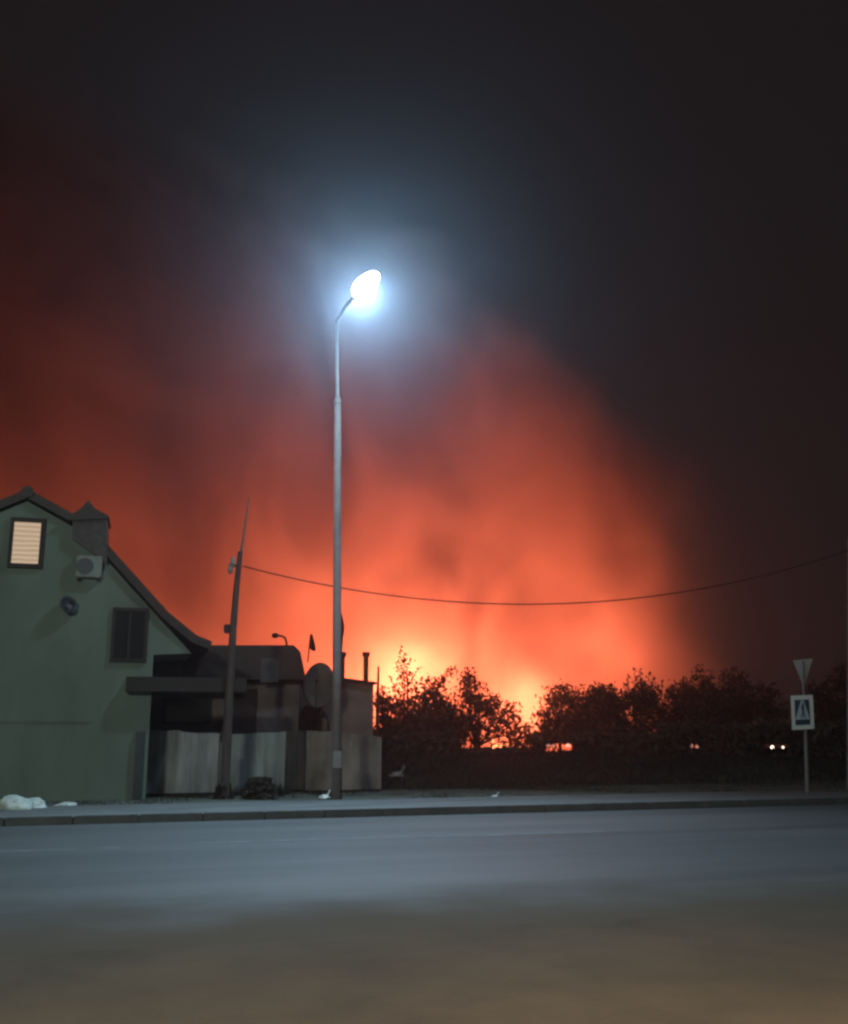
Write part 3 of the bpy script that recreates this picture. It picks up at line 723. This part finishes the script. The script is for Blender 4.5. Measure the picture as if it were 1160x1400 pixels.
# ------------------------------------------------------------------ flames behind the bushes
def flames(px, py, wpx, hpx, Y, label, mt='flame', n=7):
    base = P(px, py, Y); k = Y / F; root = empty('fire', base, 0, label, 'fire', 'flames seen through the bushes')
    for i in range(n):
        x = random.uniform(-.5, .5) * wpx * k; h = hpx * k * random.uniform(.4, 1); r_ = max(.05, wpx * k / n * random.uniform(.5, .9)); y = random.uniform(-.6, .6)
        pts = []; rs = []
        for j in range(7):
            t = j / 6; pts.append(Vector((x + .35 * r_ * math.sin(3 * t + i) * t * 2, y, h * t))); rs.append(max(.005, r_ * math.sin(math.pi * (.18 + .82 * t) ** .8)))
        bm = bmesh.new(); tube(bm, pts, rs, 8); link('flame', bm, M[mt], root, True)
    return root
M['ember'] = emat('ember', (1, .42, .30), 1.3)
M['dim_ember'] = emat('dim_ember', (1, .40, .30), .55)
flames(684, 1027, 26, 20, 60, 'brightest patch of flames low between the bushes', n=9)
flames(655, 1029, 22, 9, 60, 'low flames left of the brightest fire patch', 'ember')
flames(702, 1027, 14, 12, 60, 'small flames at the right end of the brightest fire patch', 'ember', 5)
flames(754, 1021, 14, 4, 31, 'dim pink flames below the feathery tree', 'dim_ember', 3)
flames(777, 1021, 4, 7, 31, 'small bright point of fire right of the feathery tree', 'ember', 2)
flames(951, 1022, 6, 7, 31, 'faint lone fire point under the dark tree at right', 'dim_ember', 2)
flames(618, 1018, 8, 8, 60, 'tiny flames low behind the round bush', 'ember', 3)

# fire lights inside the smoke
YF = 98.0
def fl(px, py, power, rad=2.0, Y=YF, col=(1.0, .185, .082)):
    return pointlight('fire_light', P(px, py, Y), power, col, rad)
FP = .70
for (x_, y_, p_) in ((545, 930, 30000), (575, 905, 30000), (605, 940, 18000), (505, 945, 17000), (700, 985, 23000), (718, 955, 34000), (740, 990, 6000),
                     (650, 860, 1500), (800, 890, 3400), (825, 865, 4600), (790, 790, 3000), (740, 770, 1600), (850, 905, 3600),
                     (450, 930, 5500), (380, 930, 6000), (300, 930, 6500), (420, 820, 2500), (200, 900, 6500), (60, 850, 7500), (-80, 780, 9000)):
    fl(x_, y_, p_ * FP, 2.0)

# ------------------------------------------------------------------ smoke plume
def smoke():
    x0, x1, y0, y1, z0, z1 = -95, 38, 66, 118, -2.0, 70
    bm = bmesh.new(); box(bm, x0, x1, y0, y1, z0, z1)
    m = bpy.data.materials.new('smoke'); m.use_nodes = True; t = m.node_tree; t.nodes.clear()
    N_ = t.nodes.new; Lk = t.links.new
    o = N_('ShaderNodeOutputMaterial'); pv = N_('ShaderNodeVolumePrincipled')
    pv.inputs['Color'].default_value = (.62, .55, .50, 1); pv.inputs['Anisotropy'].default_value = .25
    Lk(pv.outputs[0], o.inputs['Volume'])
    tc = N_('ShaderNodeTexCoord'); sp = N_('ShaderNodeSeparateXYZ'); Lk(tc.outputs['Object'], sp.inputs[0])
    def ma(op, a, b=None, c=None):
        n = N_('ShaderNodeMath'); n.operation = op
        for i, v in enumerate((a, b, c)):
            if v is None: continue
            if isinstance(v, (int, float)): n.inputs[i].default_value = v
            else: Lk(v, n.inputs[i])
        return n.outputs[0]
    X, Y_, Z = sp.outputs
    nz = N_('ShaderNodeTexNoise'); nz.inputs['Scale'].default_value = .055; nz.inputs['Detail'].default_value = 3; nz.inputs['Distortion'].default_value = .6
    Lk(tc.outputs['Object'], nz.inputs['Vector'])
    nzc = ma('SUBTRACT', nz.outputs[0], .5)
    n2 = N_('ShaderNodeTexNoise'); n2.inputs['Scale'].default_value = .10; n2.inputs['Detail'].default_value = 2
    mpn = N_('ShaderNodeMapping'); mpn.inputs['Scale'].default_value = (1, 1, .45); Lk(tc.outputs['Object'], mpn.inputs[0]); Lk(mpn.outputs[0], n2.inputs['Vector'])
    # right-hand edge of the plume as a function of height
    dz = ma('SUBTRACT', Z, 9.0); edge = ma('SUBTRACT', 28.5, ma('MULTIPLY', ma('MULTIPLY', dz, dz), .024))
    edge = ma('ADD', edge, ma('MULTIPLY', ma('SUBTRACT', Y_, 92.0), .30))     # the cloud leans away from the viewer
    q = ma('ADD', ma('SUBTRACT', edge, X), ma('MULTIPLY', nzc, 22))
    mask = N_('ShaderNodeMapRange'); mask.interpolation_type = 'SMOOTHSTEP'
    mask.inputs['From Min'].default_value = 0; mask.inputs['From Max'].default_value = 7; Lk(q, mask.inputs['Value'])
    yy = ma('ABSOLUTE', ma('SUBTRACT', Y_, 92)); my = N_('ShaderNodeMapRange'); my.interpolation_type = 'SMOOTHSTEP'
    my.inputs['From Min'].default_value = 25; my.inputs['From Max'].default_value = 12; Lk(yy, my.inputs['Value'])
    cl = N_('ShaderNodeMapRange'); cl.inputs['From Min'].default_value = .32; cl.inputs['From Max'].default_value = .68
    cl.inputs['To Min'].default_value = .2; cl.inputs['To Max'].default_value = 2.1; Lk(n2.outputs[0], cl.inputs['Value'])
    d = ma('MULTIPLY', ma('MULTIPLY', mask.outputs[0], my.outputs[0]), ma('MULTIPLY', cl.outputs[0], .05))
    Lk(d, pv.inputs['Density'])
    n3 = N_('ShaderNodeTexNoise'); n3.inputs['Scale'].default_value = .075; n3.inputs['Detail'].default_value = 4; n3.inputs['Distortion'].default_value = 1.2
    mp3 = N_('ShaderNodeMapping'); mp3.inputs['Scale'].default_value = (1, .35, .7); mp3.inputs['Location'].default_value = (3, 0, 11); Lk(tc.outputs['Object'], mp3.inputs[0]); Lk(mp3.outputs[0], n3.inputs['Vector'])
    rr = N_('ShaderNodeValToRGB'); rr.color_ramp.elements[0].position = .38; rr.color_ramp.elements[1].position = .60
    rr.color_ramp.elements[0].color = (.32, .25, .22, 1); rr.color_ramp.elements[1].color = (.66, .57, .52, 1)
    Lk(n3.outputs[0], rr.inputs[0]); Lk(rr.outputs[0], pv.inputs['Color'])
    ob = link('smoke_plume', bm, m); tag(ob, 'glowing orange red smoke cloud billowing above the fire', 'smoke', kind='stuff')
smoke()

def wisp(name, label, pts, Yc, rad, dens):
    P3 = [P(x, y, Yc) for x, y in pts]
    z0 = min(p.z for p in P3); z1 = max(p.z for p in P3); xm = sum(p.x for p in P3) / len(P3)
    bm = bmesh.new(); hw = max(abs(p.x - xm) for p in P3) + rad * 2.2; box(bm, xm - hw, xm + hw, Yc - rad * 1.6, Yc + rad * 1.6, z0 - 1, z1 + 2)
    m = bpy.data.materials.new(name); m.use_nodes = True; t = m.node_tree; t.nodes.clear(); N_ = t.nodes.new; Lk = t.links.new
    o = N_('ShaderNodeOutputMaterial'); pv = N_('ShaderNodeVolumePrincipled'); pv.inputs['Color'].default_value = (.16, .10, .09, 1); Lk(pv.outputs[0], o.inputs['Volume'])
    tc = N_('ShaderNodeTexCoord'); sp = N_('ShaderNodeSeparateXYZ')
    nz = N_('ShaderNodeTexNoise'); nz.inputs['Scale'].default_value = .22; nz.inputs['Detail'].default_value = 4; Lk(tc.outputs['Object'], nz.inputs['Vector'])
    vm = N_('ShaderNodeVectorMath'); vm.operation = 'MULTIPLY_ADD'; vm.inputs[1].default_value = (rad * 3.2,) * 3; Lk(nz.outputs['Color'], vm.inputs[0])
    v2 = N_('ShaderNodeVectorMath'); v2.operation = 'SUBTRACT'; v2.inputs[1].default_value = (rad * 1.6,) * 3; Lk(tc.outputs['Object'], v2.inputs[0]); Lk(v2.outputs[0], vm.inputs[2])
    Lk(vm.outputs[0], sp.inputs[0])
    fc = N_('ShaderNodeFloatCurve'); cu = fc.mapping.curves[0]
    zr = N_('ShaderNodeMapRange'); zr.inputs['From Min'].default_value = z0; zr.inputs['From Max'].default_value = z1; Lk(sp.outputs[2], zr.inputs['Value'])
    Lk(zr.outputs[0], fc.inputs['Value'])
    S = sorted(P3, key=lambda p: p.z); X0 = xm - 10; 
    cu.points[0].location = (0, (S[0].x - X0) / 20); cu.points[1].location = (1, (S[-1].x - X0) / 20)
    for p in S[1:-1]: cu.points.new((p.z - z0) / (z1 - z0), (p.x - X0) / 20)
    fc.mapping.update()
    def ma(op, a, b=None, c=None):
        n = N_('ShaderNodeMath'); n.operation = op
        for i, v in enumerate((a, b, c)):
            if v is None: continue
            if isinstance(v, (int, float)): n.inputs[i].default_value = v
            else: Lk(v, n.inputs[i])
        return n.outputs[0]
    cx = ma('MULTIPLY_ADD', fc.outputs[0], 20.0, X0)
    dx = ma('SUBTRACT', sp.outputs[0], cx); dy = ma('SUBTRACT', sp.outputs[1], Yc)
    r = ma('SQRT', ma('ADD', ma('MULTIPLY', dx, dx), ma('MULTIPLY', dy, dy)))
    mr = N_('ShaderNodeMapRange'); mr.interpolation_type = 'SMOOTHSTEP'; mr.inputs['From Min'].default_value = rad * 1.3; mr.inputs['From Max'].default_value = 0; Lk(r, mr.inputs['Value'])
    ez = N_('ShaderNodeMapRange'); ez.interpolation_type = 'SMOOTHSTEP'; ez.inputs['From Min'].default_value = 1.02; ez.inputs['From Max'].default_value = .6; Lk(zr.outputs[0], ez.inputs['Value']); zr.clamp = False
    e2 = N_('ShaderNodeMapRange'); e2.interpolation_type = 'SMOOTHSTEP'; e2.inputs['From Min'].default_value = -.02; e2.inputs['From Max'].default_value = .3; Lk(zr.outputs[0], e2.inputs['Value'])
    Lk(ma('MULTIPLY', ma('MULTIPLY', mr.outputs[0], dens), ma('MULTIPLY', ez.outputs[0], e2.outputs[0])), pv.inputs['Density'])
    tag(link(name, bm, m), label, 'smoke', kind='stuff')
wisp('smoke_wisp', 'dark smoke column rising in front of the brightest glow', [(600, 925), (612, 860), (598, 790), (622, 720), (630, 660)], 76, 2.8, .15)
wisp('smoke_wisp', 'thin dark smoke drifting up left of the dark column', [(545, 880), (530, 830), (545, 790), (580, 740)], 75, 2.4, .10)
wisp('smoke_wisp', 'dim smoke patch drifting above the right side hedge', [(800, 900), (860, 840), (830, 770), (790, 700)], 76, 4.0, .09)

# ------------------------------------------------------------------ haze in the air
bm = bmesh.new(); box(bm, -130, 130, -20, 150, -5.5, 90)
m = bpy.data.materials.new('haze'); m.use_nodes = True; t = m.node_tree; t.nodes.clear()
o = t.nodes.new('ShaderNodeOutputMaterial'); pv = t.nodes.new('ShaderNodeVolumePrincipled')
pv.inputs['Density'].default_value = .0013; pv.inputs['Color'].default_value = (.75, .88, 1, 1); pv.inputs['Anisotropy'].default_value = .88
t.links.new(pv.outputs[0], o.inputs['Volume'])
ob = link('haze', bm, m); tag(ob, kind='stuff')
